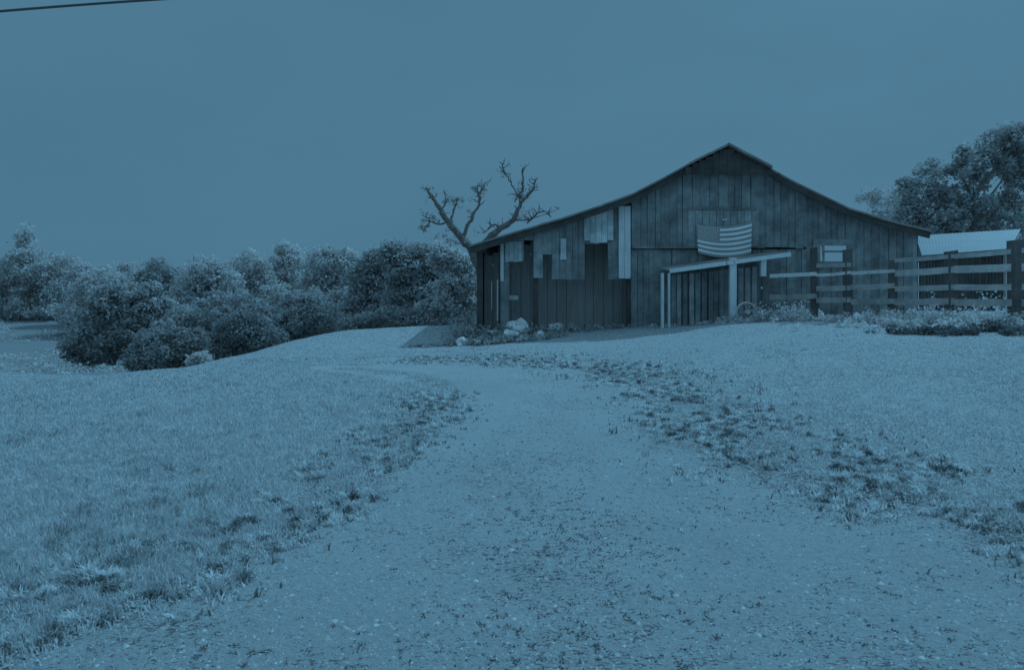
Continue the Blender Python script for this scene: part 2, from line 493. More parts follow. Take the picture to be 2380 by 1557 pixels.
    o = np_mesh("gravel", V.reshape(-1, 3), np.full(6 * n, 3), lo, np.repeat(rng.random(n), 7), M['gravel'])
    tag(o, "loose pale gravel lying on the track", "gravel", kind="stuff")
build_grass()

# ------------------------------------------------------------------ leaves and trees
def leaf_cloud(centers, radii, n_each, size, squash=1.0, shell=0.6, tone0=0.5, clump_tone=0.18):
    """leaf-sized quads in clumps; returns verts/tone"""
    C = np.repeat(centers, n_each, 0); R = np.repeat(radii, n_each, 0)
    n = len(C)
    d = rng.normal(size=(n, 3)); d /= np.linalg.norm(d, axis=1)[:, None]
    rr = shell + (1 - shell) * rng.random(n) ** 0.5
    rr *= rng.uniform(0.75, 1.12, n)
    rr = np.where(rng.random(n) < .10, rr * rng.uniform(1.05, 1.75, n), rr)
    p = C + d * R * rr[:, None]
    nrm = d * 0.9 + rng.normal(size=(n, 3)) * 0.7 + np.array([0, 0, 0.35])
    nrm /= np.linalg.norm(nrm, axis=1)[:, None]
    a = np.cross(nrm, rng.normal(size=(n, 3))); a /= np.linalg.norm(a, axis=1)[:, None] + 1e-9
    b = np.cross(nrm, a)
    s = size * rng.uniform(.6, 1.35, n)[:, None]
    V = np.empty((n, 4, 3))
    V[:, 0] = p - a * s; V[:, 1] = p + b * s * .55; V[:, 2] = p + a * s; V[:, 3] = p - b * s * .55
    ct = np.repeat(rng.normal(0, clump_tone, len(centers)), n_each)
    t = np.clip(tone0 + ct + rng.normal(0, .12, n), 0, 1)
    return V.reshape(-1, 3), np.repeat(t, 4)

def crown_clumps(ells, Y, count, clump, depth=1.0):
    """ells: (px,py,rx,ry) picture ellipses at distance Y -> clump centres through the 3D volume"""
    A = np.array([e[2] * e[3] for e in ells], float); A /= A.sum()
    cs = []; rs = []
    for e, w in zip(ells, A):
        k = max(6, int(count * w))
        c = np.array(P(e[0], e[1], Y)); rx = e[2] / F * Y; rz = e[3] / F * Y; ry = rx * depth
        d = rng.normal(size=(k, 3)); d /= np.linalg.norm(d, axis=1)[:, None]
        r = rng.uniform(0.35, 1.0, k) ** 0.55
        cl = clump * rng.uniform(.6, 1.35, k)
        rad = np.stack([np.maximum(rx - cl * .6, .05), np.maximum(ry - cl * .6, .05), np.maximum(rz - cl * .5, .05)], 1)
        cs.append(c + d * rad * r[:, None])
        rs.append(np.stack([cl, cl, cl * .75], 1))
    return np.concatenate(cs), np.concatenate(rs)

def tree(name, label, cat, ells, Y, base_px, base_py, count, clump, n_each, leaf, mat, group=None, trunk_r=0.18, shell=0.55, depth=1.0, limbs=5, bx=None):
    base = P(base_px, base_py, Y)
    gz = H(base.x, base.y)
    root = empty(name, (base.x, base.y, gz), label, cat, group)
    leaf *= .8; n_each = int(n_each * 1.35)
    C, R = crown_clumps(ells, Y, count, clump, depth)
    C[:, 2] = np.maximum(C[:, 2], gz + R[:, 2] * 0.3)
    V, T = leaf_cloud(C, R, n_each, leaf, shell=shell)
    V[:, 2] = np.maximum(V[:, 2], np.repeat(height(V[::4, 0], V[::4, 1]), 4) - 0.02)
    n = len(V) // 4
    np_mesh("crown", V, np.full(n, 4), np.arange(4 * n), T, M[mat], root)
    tm = MB()
    top = C[np.argmax(C[:, 2])]
    mean = C.mean(0)
    b = Vector((base.x, base.y, gz - 0.2))
    k1 = Vector((mean[0] * .6 + base.x * .4, mean[1], (gz + mean[2]) / 2))
    k2 = Vector((mean[0], mean[1], mean[2]))
    k3 = Vector((top[0], top[1], top[2] - .2))
    tm.tube([b, k1, k2, k3], [trunk_r, trunk_r * .75, trunk_r * .5, trunk_r * .12], 8)
    for i in rng.choice(len(C), min(limbs, len(C)), replace=False):
        s = k1.lerp(k2, float(rng.uniform(.2, 1)))
        e = Vector(C[i])
        m_ = s.lerp(e, .5) + Vector((0, 0, .15))
        tm.tube([s, m_, e], [trunk_r * .4, trunk_r * .25, trunk_r * .07], 6)
    tm.build("trunk", M['bark'], root)
    return root

TG = "trees in the row beyond the slope"
# left background
tree("tall_tree", "tallest feathery tree at the far left end of the row with a spindly top", "tree",
     [(55, 556, 20, 38), (62, 600, 45, 34), (85, 630, 85, 50), (30, 660, 70, 70), (130, 630, 60, 50), (165, 670, 60, 60), (60, 715, 90, 45), (140, 720, 80, 40), (-30, 690, 60, 70)], 70, 70, 750, 330, 0.75, 46, 0.2, 'leaf_mid', TG, 0.2)
tree("broad_tree", "pale sloping tree between the tall feathery tree and the big dark one", "tree",
     [(225, 665, 60, 45), (180, 725, 60, 50), (270, 690, 60, 60), (230, 740, 80, 50)], 60, 215, 780, 150, 0.75, 42, 0.2, 'leaf_light', TG)
tree("dark_tree", "big dark tree with deep shade beneath it at the edge of the far meadow", "tree",
     [(240, 770, 85, 80), (330, 760, 75, 90), (280, 705, 75, 50), (200, 810, 60, 45), (350, 700, 50, 45)], 36, 250, 855, 260, 0.5, 60, 0.13, 'leaf_dark', TG, 0.25)
tree("round_tree", "dark round-topped tree rising above its paler neighbours in the row", "tree",
     [(365, 644, 58, 46), (350, 700, 65, 65), (410, 690, 60, 70), (370, 760, 80, 50)], 62, 365, 800, 200, 0.7, 46, 0.18, 'leaf_dark', TG)
tree("pale_tree", "pale bushy tree just right of the dark round-topped tree", "tree",
     [(470, 640, 50, 48), (445, 700, 65, 65), (520, 670, 50, 65), (490, 750, 80, 50)], 55, 470, 800, 190, 0.65, 46, 0.17, 'leaf_light', TG)
tree("pale_tree", "pale rounded tree with a low broad crown in the middle of the row", "tree",
     [(580, 630, 52, 54), (545, 660, 40, 50), (560, 710, 65, 65), (620, 690, 55, 70), (580, 750, 80, 50)], 58, 575, 800, 210, 0.65, 46, 0.17, 'leaf_light', TG)
tree("pale_tree", "pale peaked tree whose top is highest in the middle of the row", "tree",
     [(668, 605, 45, 54), (640, 650, 50, 60), (690, 660, 65, 60), (700, 710, 65, 65), (650, 740, 70, 50)], 62, 668, 790, 220, 0.7, 46, 0.18, 'leaf_light', TG)
tree("pale_tree", "pale tree standing against the left side of the dense dark tree", "tree",
     [(750, 620, 55, 58), (795, 610, 45, 48), (750, 690, 65, 65), (790, 680, 50, 60), (760, 740, 70, 45)], 58, 755, 780, 220, 0.65, 46, 0.17, 'leaf_mid', TG)
tree("dense_tree", "dense very dark tree with a blunt left side in the middle of the view", "tree",
     [(862, 640, 58, 72), (870, 710, 75, 55), (840, 730, 60, 40)], 44, 860, 775, 220, 0.55, 56, 0.14, 'leaf_dark', TG, 0.22)
tree("dense_tree", "dense dark tree with twiggy top left of the dead tree", "tree",
     [(950, 620, 60, 70), (955, 700, 70, 65), (1010, 610, 32, 60), (915, 590, 40, 40)], 42, 955, 770, 220, 0.55, 56, 0.14, 'leaf_dark', TG, 0.22)
tree("slender_tree", "pale slender tree showing between the dense dark tree and the barn", "tree",
     [(1050, 630, 42, 60), (1088, 640, 34, 50), (1085, 700, 40, 50), (1040, 710, 40, 50), (1020, 600, 30, 40)], 34, 1065, 760, 180, 0.38, 50, 0.11, 'leaf_light', TG, 0.1)
tree("woodland_tree", "shaded tree filling the gap behind the low bushes left of the row's middle", "tree",
     [(540, 730, 95, 60), (430, 760, 80, 55), (500, 790, 90, 40), (620, 760, 70, 45)], 46, 500, 815, 200, 0.5, 54, 0.14, 'leaf_dark', TG, 0.15)
tree("woodland_tree", "shaded tree filling the gap just left of the dense dark tree", "tree",
     [(720, 720, 80, 55), (790, 720, 55, 60), (650, 750, 70, 40)], 48, 740, 790, 170, 0.5, 54, 0.14, 'leaf_dark', TG, 0.15)
tree("woodland_tree", "shaded tree closing the row beside the dead tree's foot", "tree",
     [(1050, 700, 60, 60), (1000, 730, 50, 35), (1090, 720, 40, 45)], 38, 1045, 765, 120, 0.42, 54, 0.12, 'leaf_dark', TG, 0.12)
tree("woodland_tree", "pale tree in the dip between the tall feathery tree and the round-topped tree", "tree",
     [(270, 650, 60, 45), (200, 640, 40, 40), (310, 690, 50, 50), (230, 700, 70, 50)], 66, 260, 770, 170, 0.7, 48, 0.18, 'leaf_mid', TG, 0.15)
BG = "bushes below the edge of the slope"
tree("bush", "wide rounded bush under the big dark tree at the brow of the slope", "bush",
     [(390, 815, 92, 60), (340, 840, 55, 45), (440, 800, 45, 50)], 26, 390, 880, 200, 0.32, 56, 0.085, 'leaf_shade', BG, 0.06)
tree("bush", "small pale bush sitting right on the brow of the slope", "bush",
     [(462, 832, 26, 17), (448, 842, 18, 12)], 20, 460, 852, 26, 0.14, 46, 0.05, 'leaf_light', BG, 0.03)
tree("bush", "low dark bush behind the brow beneath the pale rounded tree", "bush",
     [(560, 770, 75, 55), (610, 790, 60, 40), (520, 800, 50, 40)], 33, 560, 840, 150, 0.4, 52, 0.1, 'leaf_shade', BG, 0.07)
tree("bush", "long low dark bush behind the brow left of the dense dark tree", "bush",
     [(690, 755, 70, 45), (750, 745, 60, 45), (650, 780, 60, 30)], 36, 700, 800, 150, 0.4, 52, 0.1, 'leaf_shade', BG, 0.07)
tree("bush", "ragged dark bush at the foot of the two dense trees", "bush",
     [(900, 742, 80, 32), (980, 742, 70, 30), (830, 755, 50, 25)], 33, 900, 790, 130, 0.35, 50, 0.1, 'leaf_shade', BG, 0.07)
# far hedge closing the valley
FG = "far trees across the valley"
for i, (px, top, r, lab) in enumerate([(-60, 640, 90, "far dark tree at the left edge of the frame across the valley"),
                                       (480, 640, 90, "far tree behind the gap beside the dark round-topped tree"),
                                       (720, 640, 90, "far tree peeping between the pale trees of the row")]):
    tree("far_tree", lab, "tree", [(px, top + 40, r, 45), (px - 30, top + 70, r * .8, 45), (px + 40, top + 75, r * .8, 45)], 95, px, 740, 90, 1.3, 40, 0.32, 'leaf_mid', FG)
# right background
tree("leafy_tree", "large leafy tree with gaps of sky rising behind the pale-roofed shed", "tree",
     [(2130, 450, 50, 62), (2170, 395, 45, 24), (2225, 440, 70, 70), (2300, 395, 55, 50), (2320, 325, 55, 30), (2350, 380, 50, 50), (2390, 440, 60, 80),
      (2180, 510, 80, 40), (2300, 490, 90, 50), (2110, 500, 50, 40), (2260, 370, 60, 40), (2380, 330, 60, 50), (2180, 550, 80, 45), (2330, 540, 90, 50)], 38, 2260, 680, 350, 0.46, 46, 0.14, 'leaf_dark', None, 0.28, 0.45, 1.0, 14)
tree("small_tree", "small thin pale tree peeping over the right slope of the barn roof", "tree",
     [(2025, 462, 36, 28), (2065, 480, 45, 36), (2050, 530, 70, 45), (2095, 470, 40, 50)], 44, 2050, 690, 110, 0.42, 28, 0.12, 'leaf_mid', None, 0.1)

# ------------------------------------------------------------------ dead tree
def dead_tree():
    Y = 27.0
    b = P(1128, 690, Y); gz = H(b.x, b.y)
    root = empty("dead_tree", (b.x, b.y, gz), "bare dead tree with snapped limbs leaning out behind the left end of the barn", "tree")
    tm = MB(); twig_ends = []
    def limb(pts, r0, r1, dy=0.0):
        n = len(pts)
        w = [P(px, py, Y + dy * i / max(1, n - 1)) for i, (px, py) in enumerate(pts)]
        q = []; rad = []
        for i in range(n - 1):
            for k in range(4):
                t = k / 4; v = w[i].lerp(w[i + 1], t)
                q.append(v + Vector((random.uniform(-.03, .03), random.uniform(-.03, .03), random.uniform(-.02, .02))))
                f = (i + t) / (n - 1); rad.append((r0 * (1 - f) + r1 * f) * random.uniform(.88, 1.12))
        q.append(w[-1]); rad.append(r1)
        rad = [r * .82 * (1 - .45 * (i / len(rad)) ** 2) for i, r in enumerate(rad)]
        tm.tube(q, rad, 8)
        for _ in range(len(q) * 2 // 3 + 1):
            p = random.choice(q[len(q) // 3:]); L = random.uniform(.10, .38)
            d = Vector((random.uniform(-1, 1), random.uniform(-.6, .6), random.uniform(-.1, 1))).normalized()
            e = p + d * L; m_ = p.lerp(e, .55) + Vector((random.uniform(-.06, .06), 0, random.uniform(-.06, .06)))
            tm.tube([p, m_, e], [.022, .015, .006], 5)
            if random.random() < .6:
                e2 = m_ + Vector((random.uniform(-.12, .12), random.uniform(-.1, .1), random.uniform(0, .12)))
                tm.tube([m_, e2], [.012, .005], 5)
            if random.random() < .25: twig_ends.append(e)
        return q
    base = P(1150, 745, Y); base.z = gz - .2
    tm.tube([base, P(1140, 690, Y), P(1118, 625, Y)], [.34, .28, .24], 10)
    limb([(1118, 628), (1095, 580), (1070, 550), (1040, 515), (1018, 480), (1003, 455), (990, 436)], .22, .07)
    limb([(1075, 555), (1085, 530), (1098, 505), (1112, 478), (1117, 450), (1128, 426)], .10, .03, .4)
    limb([(1116, 462), (1110, 448), (1109, 436)], .07, .03)
    limb([(1110, 590), (1135, 555), (1165, 530), (1195, 512), (1207, 480), (1212, 450), (1216, 420), (1215, 392)], .17, .05, -.4)
    limb([(1208, 470), (1228, 452), (1240, 440), (1246, 418)], .10, .03, -.2)
    limb([(1213, 445), (1202, 455), (1196, 470)], .05, .02)
    limb([(1210, 470), (1196, 440), (1187, 425), (1178, 408), (1168, 385)], .03, .04, .3)
    limb([(1048, 520), (1052, 495), (1060, 470), (1064, 458)], .06, .025, .3)
    limb([(1044, 515), (1020, 522), (1000, 515), (982, 498)], .055, .02)
    limb([(1025, 490), (1036, 470), (1034, 448)], .045, .018)
    limb([(1000, 515), (990, 528), (984, 540)], .03, .012)
    limb([(1165, 530), (1150, 522), (1136, 530), (1128, 540)], .05, .02)
    limb([(1225, 520), (1250, 495), (1268, 492), (1280, 505)], .04, .02)
    limb([(1195, 512), (1225, 512), (1250, 505), (1300, 485)], .04, .015)
    tm.build("trunk", M['dead'], root)
    cs = []
    for px, py, k, s in [(985, 500, 3, 12), (1000, 520, 4, 14), (1060, 475, 3, 8), (1040, 465, 2, 8), (1028, 535, 4, 14), (1120, 440, 3, 9), (1150, 530, 3, 12), (1245, 430, 2, 9), (1060, 560, 3, 18), (1070, 590, 4, 24),
                         (1090, 640, 4, 22), (1030, 555, 3, 18), (1215, 460, 4, 10), (1212, 430, 2, 6)]:
        for _ in range(k):
            cs.append(np.array(P(px + random.gauss(0, s), py + random.gauss(0, s * .8), Y + random.uniform(-.4, .4))))
    cs += [np.array(e) for e in twig_ends]
    cs = np.array(cs); R = np.tile([.19, .19, .16], (len(cs), 1)) * rng.uniform(.5, 1.1, len(cs))[:, None]
    V, T = leaf_cloud(cs, R, 14, .05, shell=.2)
    n = len(V) // 4
    np_mesh("crown", V, np.full(n, 4), np.arange(4 * n), T, M['leaf_dark'], root)
dead_tree()

# ------------------------------------------------------------------ barn
YB = 20.0
S = F / YB
def wx(px): return (px - 1190) / S
def wz(py): return EYE - (py - 690) / S
ROOF = [(1091, 570), (1160, 549), (1300, 508), (1400, 475), (1470, 450), (1530, 419), (1600, 381), (1690, 336), (1785, 386), (1860, 427), (1920, 456), (1980, 484), (2060, 509), (2120, 524), (2164, 535)]
SR = F / (YB - .35)     # the outline is read at the roof's front edge
RX = [(a - 1190) / SR for a, b in ROOF]; RZ = [EYE - (b - 690) / SR for a, b in ROOF]
def roof_z(x): return float(np.interp(x, RX, RZ))

barn = empty("barn", (wx(1620), YB, H(wx(1620), YB)), "weathered wooden barn with a flag on its gable and dark openings at its left end", "barn")

def cut(z0, z1, holes):
    iv = [(z0, z1)]
    for h0, h1 in holes:
        nv = []
        for a, b in iv:
            if h1 <= a or h0 >= b: nv.append((a, b)); continue
            if h0 > a: nv.append((a, h0))
            if h1 < b: nv.append((h1, b))
        iv = nv
    return [i for i in iv if i[1] - i[0] > 0.02]

# openings in the front wall: px x0,x1, py top,bottom
OPEN = [(1117, 1163, 560, 800), (1174, 1216, 609, 800), (1215, 1243, 558, 800), (1243, 1270, 645, 800), (1270, 1286, 590, 800), (1286, 1462, 650, 800),
        (1355, 1422, 567, 655), (1903, 1967, 571, 608), (1426, 1434, 500, 650)]
def siding(name, px0, px1, py_top, py_bot, mat, base_tone, spread=0.16, y=YB, under_roof=True, wmin=.14, wmax=.26, gap=.008, holes=OPEN, slope=True):
    mb = MB(); x = wx(px0); xe = wx(px1)
    while x < xe - 0.03:
        w = min(random.uniform(wmin, wmax), xe - x)
        if xe - x - w < .06: w = xe - x
        a, b = x + gap * random.uniform(.2, 1.6), x + w - gap * random.uniform(.0, .6)
        cxp = ((a + b) / 2) * S + 1190
        if under_roof:
            ta, tb = roof_z(a) - .10, roof_z(b) - .10
        else: ta = tb = 99
        zt = wz(py_top) if py_top is not None else 99
        zb = (H((a + b) / 2, y) - .08 if py_bot is None else wz(py_bot)) + random.uniform(-.03, .03) * (py_bot is not None)
        hs = [(wz(o[3]), wz(o[2]) + random.uniform(-.02, .02)) for o in holes if o[0] - 1 < cxp < o[1] + 1]
        tn = min(1, max(0, random.gauss(base_tone, spread)))
        yo = random.uniform(-.012, .012)
        for z0, z1 in cut(zb, min(zt, max(ta, tb)), hs):
            za = min(z1, ta); zc = min(z1, tb)
            if z1 < max(ta, tb) - .001: za = zc = min(z1, ta, tb)
            # split into lengths of board
            jit = random.uniform(-.006, .006)
            mb.hexa([(a, y + yo - .025, z0), (b, y + yo - .025, z0), (b, y + yo, z0), (a, y + yo, z0),
                     (a + jit, y + yo - .025, za), (b + jit, y + yo - .025, zc), (b + jit, y + yo, zc), (a + jit, y + yo, za)], tn)
        x += w
    return mb.build(name, mat, barn)

siding("front_wall", 1163, 1437, None, None, M['siding'], .18, .2)
siding("gable_wall", 1466, 1872, None, 577, M['siding'], .07, .09, y=YB - .06)
siding("front_wall", 1466, 1872, 580, None, M['siding'], .08, .10)
siding("front_wall", 1872, 2130, None, None, M['siding'], .10, .10)
# pale boards and sheets
def patch(name, px0, px1, py0, py1, mat, tone, y=YB - .045, n=1, rag=0.0):
    mb = MB(); x0, x1 = wx(px0), wx(px1)
    for i in range(n):
        a = x0 + (x1 - x0) * i / n + .004; b = x0 + (x1 - x0) * (i + 1) / n - .004
        zt0 = min(wz(py0), roof_z(a) - .12); zt1 = min(wz(py0), roof_z(b) - .12)
        zl = wz(py1) + random.uniform(-rag, rag); zr = zl + random.uniform(-rag, rag) * .4
        mb.hexa([(a, y - .02, zl), (b, y - .02, zr), (b, y, zr), (a, y, zl),
                 (a, y - .02, zt0), (b, y - .02, zt1), (b, y, zt1), (a, y, zt0)], min(1, max(0, tone + random.gauss(0, .1))))
    o = mb.build(name, mat, barn)
    return o
o = patch("board", 1437, 1465, 480, 648, M['pale_wood'], .45, n=2, rag=.01); o["label"] = "pale upright board beside the big dark doorway"
o = patch("panel", 1357, 1425, 488, 562, M['faded'], .72, n=5, rag=.05); o["label"] = "pale boarded panel above the square upper opening"
o = patch("panel", 1174, 1214, 562, 609, M['faded'], .38, n=4, rag=.03); o["label"] = "faded hatch panel above the left doorway"
o = patch("board", 1302, 1316, 555, 602, M['faded'], .6, n=1, rag=.05)
o = patch("board", 1163, 1171, 566, 655, M['faded'], .5, n=1, rag=.05)
o = patch("light_slit", 1154.6, 1158, 650, 745, M['white'], .5, y=YB + .1); o["label"] = "thin white strip standing for a slit of daylight in the dark bay at the left corner"  # pale strip painted in for daylight showing between boards
o = patch("light_slit", 1141.5, 1143.5, 652, 720, M['pale_wood'], .2, y=YB + .2)  # second, fainter strip of painted daylight
o = patch("ledge", 1176, 1205, 687, 697, M['pale_wood'], .1, y=YB + .3)
# arched opening head
mb = MB()
for k in range(6):
    a0 = k / 6; a1 = (k + 1) / 6
# posts
for px in (1115, 1165, 1245, 1465, 1872, 2128):
    mb = MB(); x = wx(px); mb.box(x - .08, x + .08, YB + .03, YB + .19, H(x, YB) - .1, roof_z(x) - .14, random.uniform(.2, .5))
    mb.build("frame_post", M['eave_wood'], barn)
# inside: walls, back, loft floor, tier poles
YE = YB + 12
for side_x in (wx(1117), wx(2128)):
    mb = MB()
    y = YB + .2
    while y < YE:
        w = random.uniform(.16, .26)
        mb.box(side_x - .0125, side_x + .0125, y, min(y + w - .012, YE), H(side_x, y) - .2, roof_z(side_x) - .12, random.uniform(.2, .7))
        y += w
    mb.build("side_wall", M['dark_wood'], barn)
mb = MB(); x = wx(1117)
while x < wx(2128):
    w = random.uniform(.18, .28)
    mb.box(x, x + w - .015, YE - .025, YE, H(x, YE) - .6, min(roof_z(x), roof_z(x + w)) - .12, random.uniform(.2, .7)); x += w
mb.build("back_wall", M['dark_wood'], barn)
mb = MB()
x = wx(1122)
while x < wx(2120):
    w = random.uniform(.2, .3)
    mb.box(x, x + w - .01, YB + 1.1, YB + 1.13, H(x, YB + 1.1) - .1, roof_z(x) - .3, random.uniform(.1, .9)); x += w
mb.build("bay_backing", M['dark_wood'], barn)  # boards added close behind the openings to keep the bays from going black
# roof
mb = MB()
def roof_sheet(x0, x1, yf, yb, th, lift=0.0):
    xs = [x0] + [v for v in RX if x0 < v < x1] + [x1]
    for a, b in zip(xs[:-1], xs[1:]):
        n = max(1, int((b - a) / .5))
        for i in range(n):
            u0 = a + (b - a) * i / n; u1 = a + (b - a) * (i + 1) / n
            z0, z1 = roof_z(u0) + lift, roof_z(u1) + lift
            f = yf + random.uniform(-.03, .03); dz = random.uniform(-.006, .006)
            mb.hexa([(u0, f, z0 - th + dz), (u1, f, z1 - th + dz), (u1, yb, z1 - th), (u0, yb, z0 - th), (u0, f, z0 + dz), (u1, f, z1 + dz), (u1, yb, z1), (u0, yb, z0)], random.random())
roof_sheet(RX[0], wx(1590), YB - .35, YE + .3, .05)
roof_sheet(wx(1780), RX[-1], YB - .35, YE + .3, .05)
roof_sheet(wx(1590), wx(1780), YB - .52, YE + .3, .06, .012)
mb.build("roof", M['roof'], barn)
# barge boards under the roof edge, coloured dark to carry the eave's shade
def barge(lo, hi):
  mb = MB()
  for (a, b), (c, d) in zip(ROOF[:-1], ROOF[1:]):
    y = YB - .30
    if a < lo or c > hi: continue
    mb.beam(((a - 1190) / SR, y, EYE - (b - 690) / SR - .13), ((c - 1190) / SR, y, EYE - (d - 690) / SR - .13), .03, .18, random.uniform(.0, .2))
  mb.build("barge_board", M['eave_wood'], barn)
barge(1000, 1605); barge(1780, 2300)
# hay hood under the ridge: boarded triangle, its dark colour painting the overhang's shade
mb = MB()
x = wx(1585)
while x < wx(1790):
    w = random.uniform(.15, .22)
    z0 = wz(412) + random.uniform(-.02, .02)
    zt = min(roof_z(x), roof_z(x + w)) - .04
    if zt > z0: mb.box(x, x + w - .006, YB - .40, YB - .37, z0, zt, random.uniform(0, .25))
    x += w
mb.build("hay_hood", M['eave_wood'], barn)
# horizontal seam board and loft hatch
mb = MB()
mb.box(wx(1468), wx(1640), YB - .10, YB - .0625, wz(578), wz(574), .1)
mb.box(wx(1596), wx(1752), YB - .11, YB - .0875, wz(490), wz(485), .0)
mb.build("batten", M['siding'], barn)
mb = MB(); x = wx(1598)
while x < wx(1750):
    w = .19; mb.box(x, x + w - .012, YB - .108, YB - .088, wz(574), wz(491), random.uniform(.15, .5)); x += w
mb.build("loft_door", M['siding'], barn)
# window
mb = MB()
for a, b, c, d in [(1888, 1904, 556, 622), (1966, 1984, 556, 622), (1904, 1966, 556, 571), (1904, 1966, 608, 622), (1909, 1914, 571, 608), (1914, 1966, 583, 587)]:
    mb.box(wx(a), wx(b), YB - .075, YB - .036, wz(d), wz(c), .1)
win = mb.build("window", M['siding'], barn)
mb = MB(); x0, x1, z0, z1 = wx(1904), wx(1967), wz(609), wz(570)
mb.hexa([(x0, YB - .07, z0), (x1, YB - .07, z0), (x1, YB - .04, z0), (x0, YB - .04, z0), (x0, YB - .045, z1), (x1, YB - .045, z1), (x1, YB - .03, z1), (x0, YB - .03, z1)], .9)  # polished metal pane, leaned back so it mirrors the bright sky
mb.build("pane", M['mirror'], win)
# hook above the flag
mb = MB(); c = P(1684, 511, YB - .14)
mb.tube([c + Vector((-.05, 0, .03)), c + Vector((-.03, 0, -.02)), c, c + Vector((.03, 0, -.02)), c + Vector((.05, 0, .03))], [.014] * 5, 6)
mb.tube([c, c + Vector((0, .08, 0))], [.015, .015], 6)
mb.build("hook", M['white'], barn)
# porch in front of the gable
YP = 18.7
def PP(px, py): return P(px, py, YP)
mb = MB()
a, b = PP(1550, 626), PP(1838, 586)
for i in range(8):
    t0, t1 = i / 8, (i + 1) / 8
    p0, p1 = a.lerp(b, t0), a.lerp(b, t1)
    mb.hexa([p0 + Vector((0, .02, -.03)), p1 + Vector((-.006, .02, -.03)), p1 + Vector((-.006, 1.2, .06)), p0 + Vector((0, 1.2, .06)),
             p0 + Vector((0, .02, 0)), p1 + Vector((-.006, .02, 0)), p1 + Vector((-.006, 1.2, .09)), p0 + Vector((0, 1.2, .09))], .4)
porch = mb.build("porch_roof", M['roof'], barn)
def porch_part(name, mb, mat, label=None):
    o = mb.build(name, mat, porch)
    if label: o["label"] = label
mb = MB()
segs = [(1556, 1688), (1690, 1706), (1708, 1838)]
for s0, s1 in segs:
    f = lambda p: 626 + (586 - 626) * (p - 1550) / 288 + 5
    mb.beam(PP(s0, f(s0)), PP(s1, f(s1)), .03, .105, random.uniform(.3, .8))
porch_part("fascia", mb, M['pale_beam'], "pale sloping fascia board along the porch edge")
for px, w, top, tone, mt in [(1705, .17, 596, .4, 'pale_wood'), (1541, .06, 632, .1, 'pale_wood'), (1556, .05, 632, .0, 'pale_wood'), (1776, .13, 600, .0, 'pale_wood')]:
    mb = MB(); x = (px - 1190) / F * YP; bot = H(x, YP) - .1
    if px == 1776: bot = P(px, 642, YP).z
    mb.box(x - w / 2, x + w / 2, YP + .02, YP + .14, bot, P(px, top, YP).z - .03, tone)
    porch_part("post", mb, M[mt])
mb = MB()
for px in (1566, 1578, 1592, 1608, 1622, 1637, 1652, 1664, 1678, 1690, 1722, 1738, 1754):
    x = (px - 1190) / F * 19.3
    mb.box(x - random.uniform(.05, .07), x + random.uniform(.05, .07), 19.3, 19.33, H(x, 19.3) - .05, P(px, 640 - (px - 1560) * .1, 19.3).z, random.choice([0, .05, .1, .2, .5, .25]))
porch_part("boarding", mb, M['siding'])

# ------------------------------------------------------------------ flag
def flag():
    YF = YB - .18
    NX, NY = 78, 39      # 13 stripes x 3
    W, Ht = 1.50, .90
    x0 = wx(1620) * .99
    verts = []; 
    tl = P(1619, 521, YF); tr = P(1748, 514, YF); bl = P(1622, 588, YF); br = P(1746, 590, YF)
    def pt(u, v):
        top = tl.lerp(tr, u); bot = bl.lerp(br, u)
        p = top.lerp(bot, v)
        sag = 4 * u * (1 - u)
        p.z -= .115 * sag * (.9 + .1 * v)
        p.y += -.035 * math.sin(u * 9 + v * 1.2) * (.3 + .7 * v) - .05 * sag
        return p
    bmv = [pt(i / NX, j / NY) for j in range(NY + 1) for i in range(NX + 1)]
    faces = []; mi = []
    for j in range(NY):
        for i in range(NX):
            a = j * (NX + 1) + i
            faces.append((a, a + NX + 1, a + NX + 2, a + 1))
            stripe = j // 3
            if stripe < 7 and i < NX * .4: mi.append(2)
            else: mi.append(0 if stripe % 2 == 0 else 1)
    # stars as small raised faces of the cloth itself
    for r in range(9):
        cnt = 6 if r % 2 == 0 else 5
        for k in range(cnt):
            u = (.4 / 12) * (1 + 2 * k + (r % 2)); v = (7 / 13) * (r + 1) / 10
            c = len(bmv); ring = []
            for s in range(10):
                rr = .023 if s % 2 == 0 else .0095
                an = math.pi / 2 + s * math.pi / 5
                p = pt(u + rr * math.cos(an) / W, v - rr * math.sin(an) / Ht); p.y -= .004
                bmv.append(p); ring.append(c + s)
            faces.append(tuple(reversed(ring))); mi.append(1)
    me = bpy.data.meshes.new("flag"); me.from_pydata([tuple(p) for p in bmv], [], faces)
    for m in ('flag_red', 'flag_white', 'flag_blue'): me.materials.append(M[m])
    me.polygons.foreach_set("material_index", mi); me.update()
    o = bpy.data.objects.new("flag", me); col.objects.link(o)
    sol = o.modifiers.new("thick", 'SOLIDIFY'); sol.thickness = .002
    tag(o, "stars and stripes flag sagging between its corners on the barn gable", "flag")
flag()

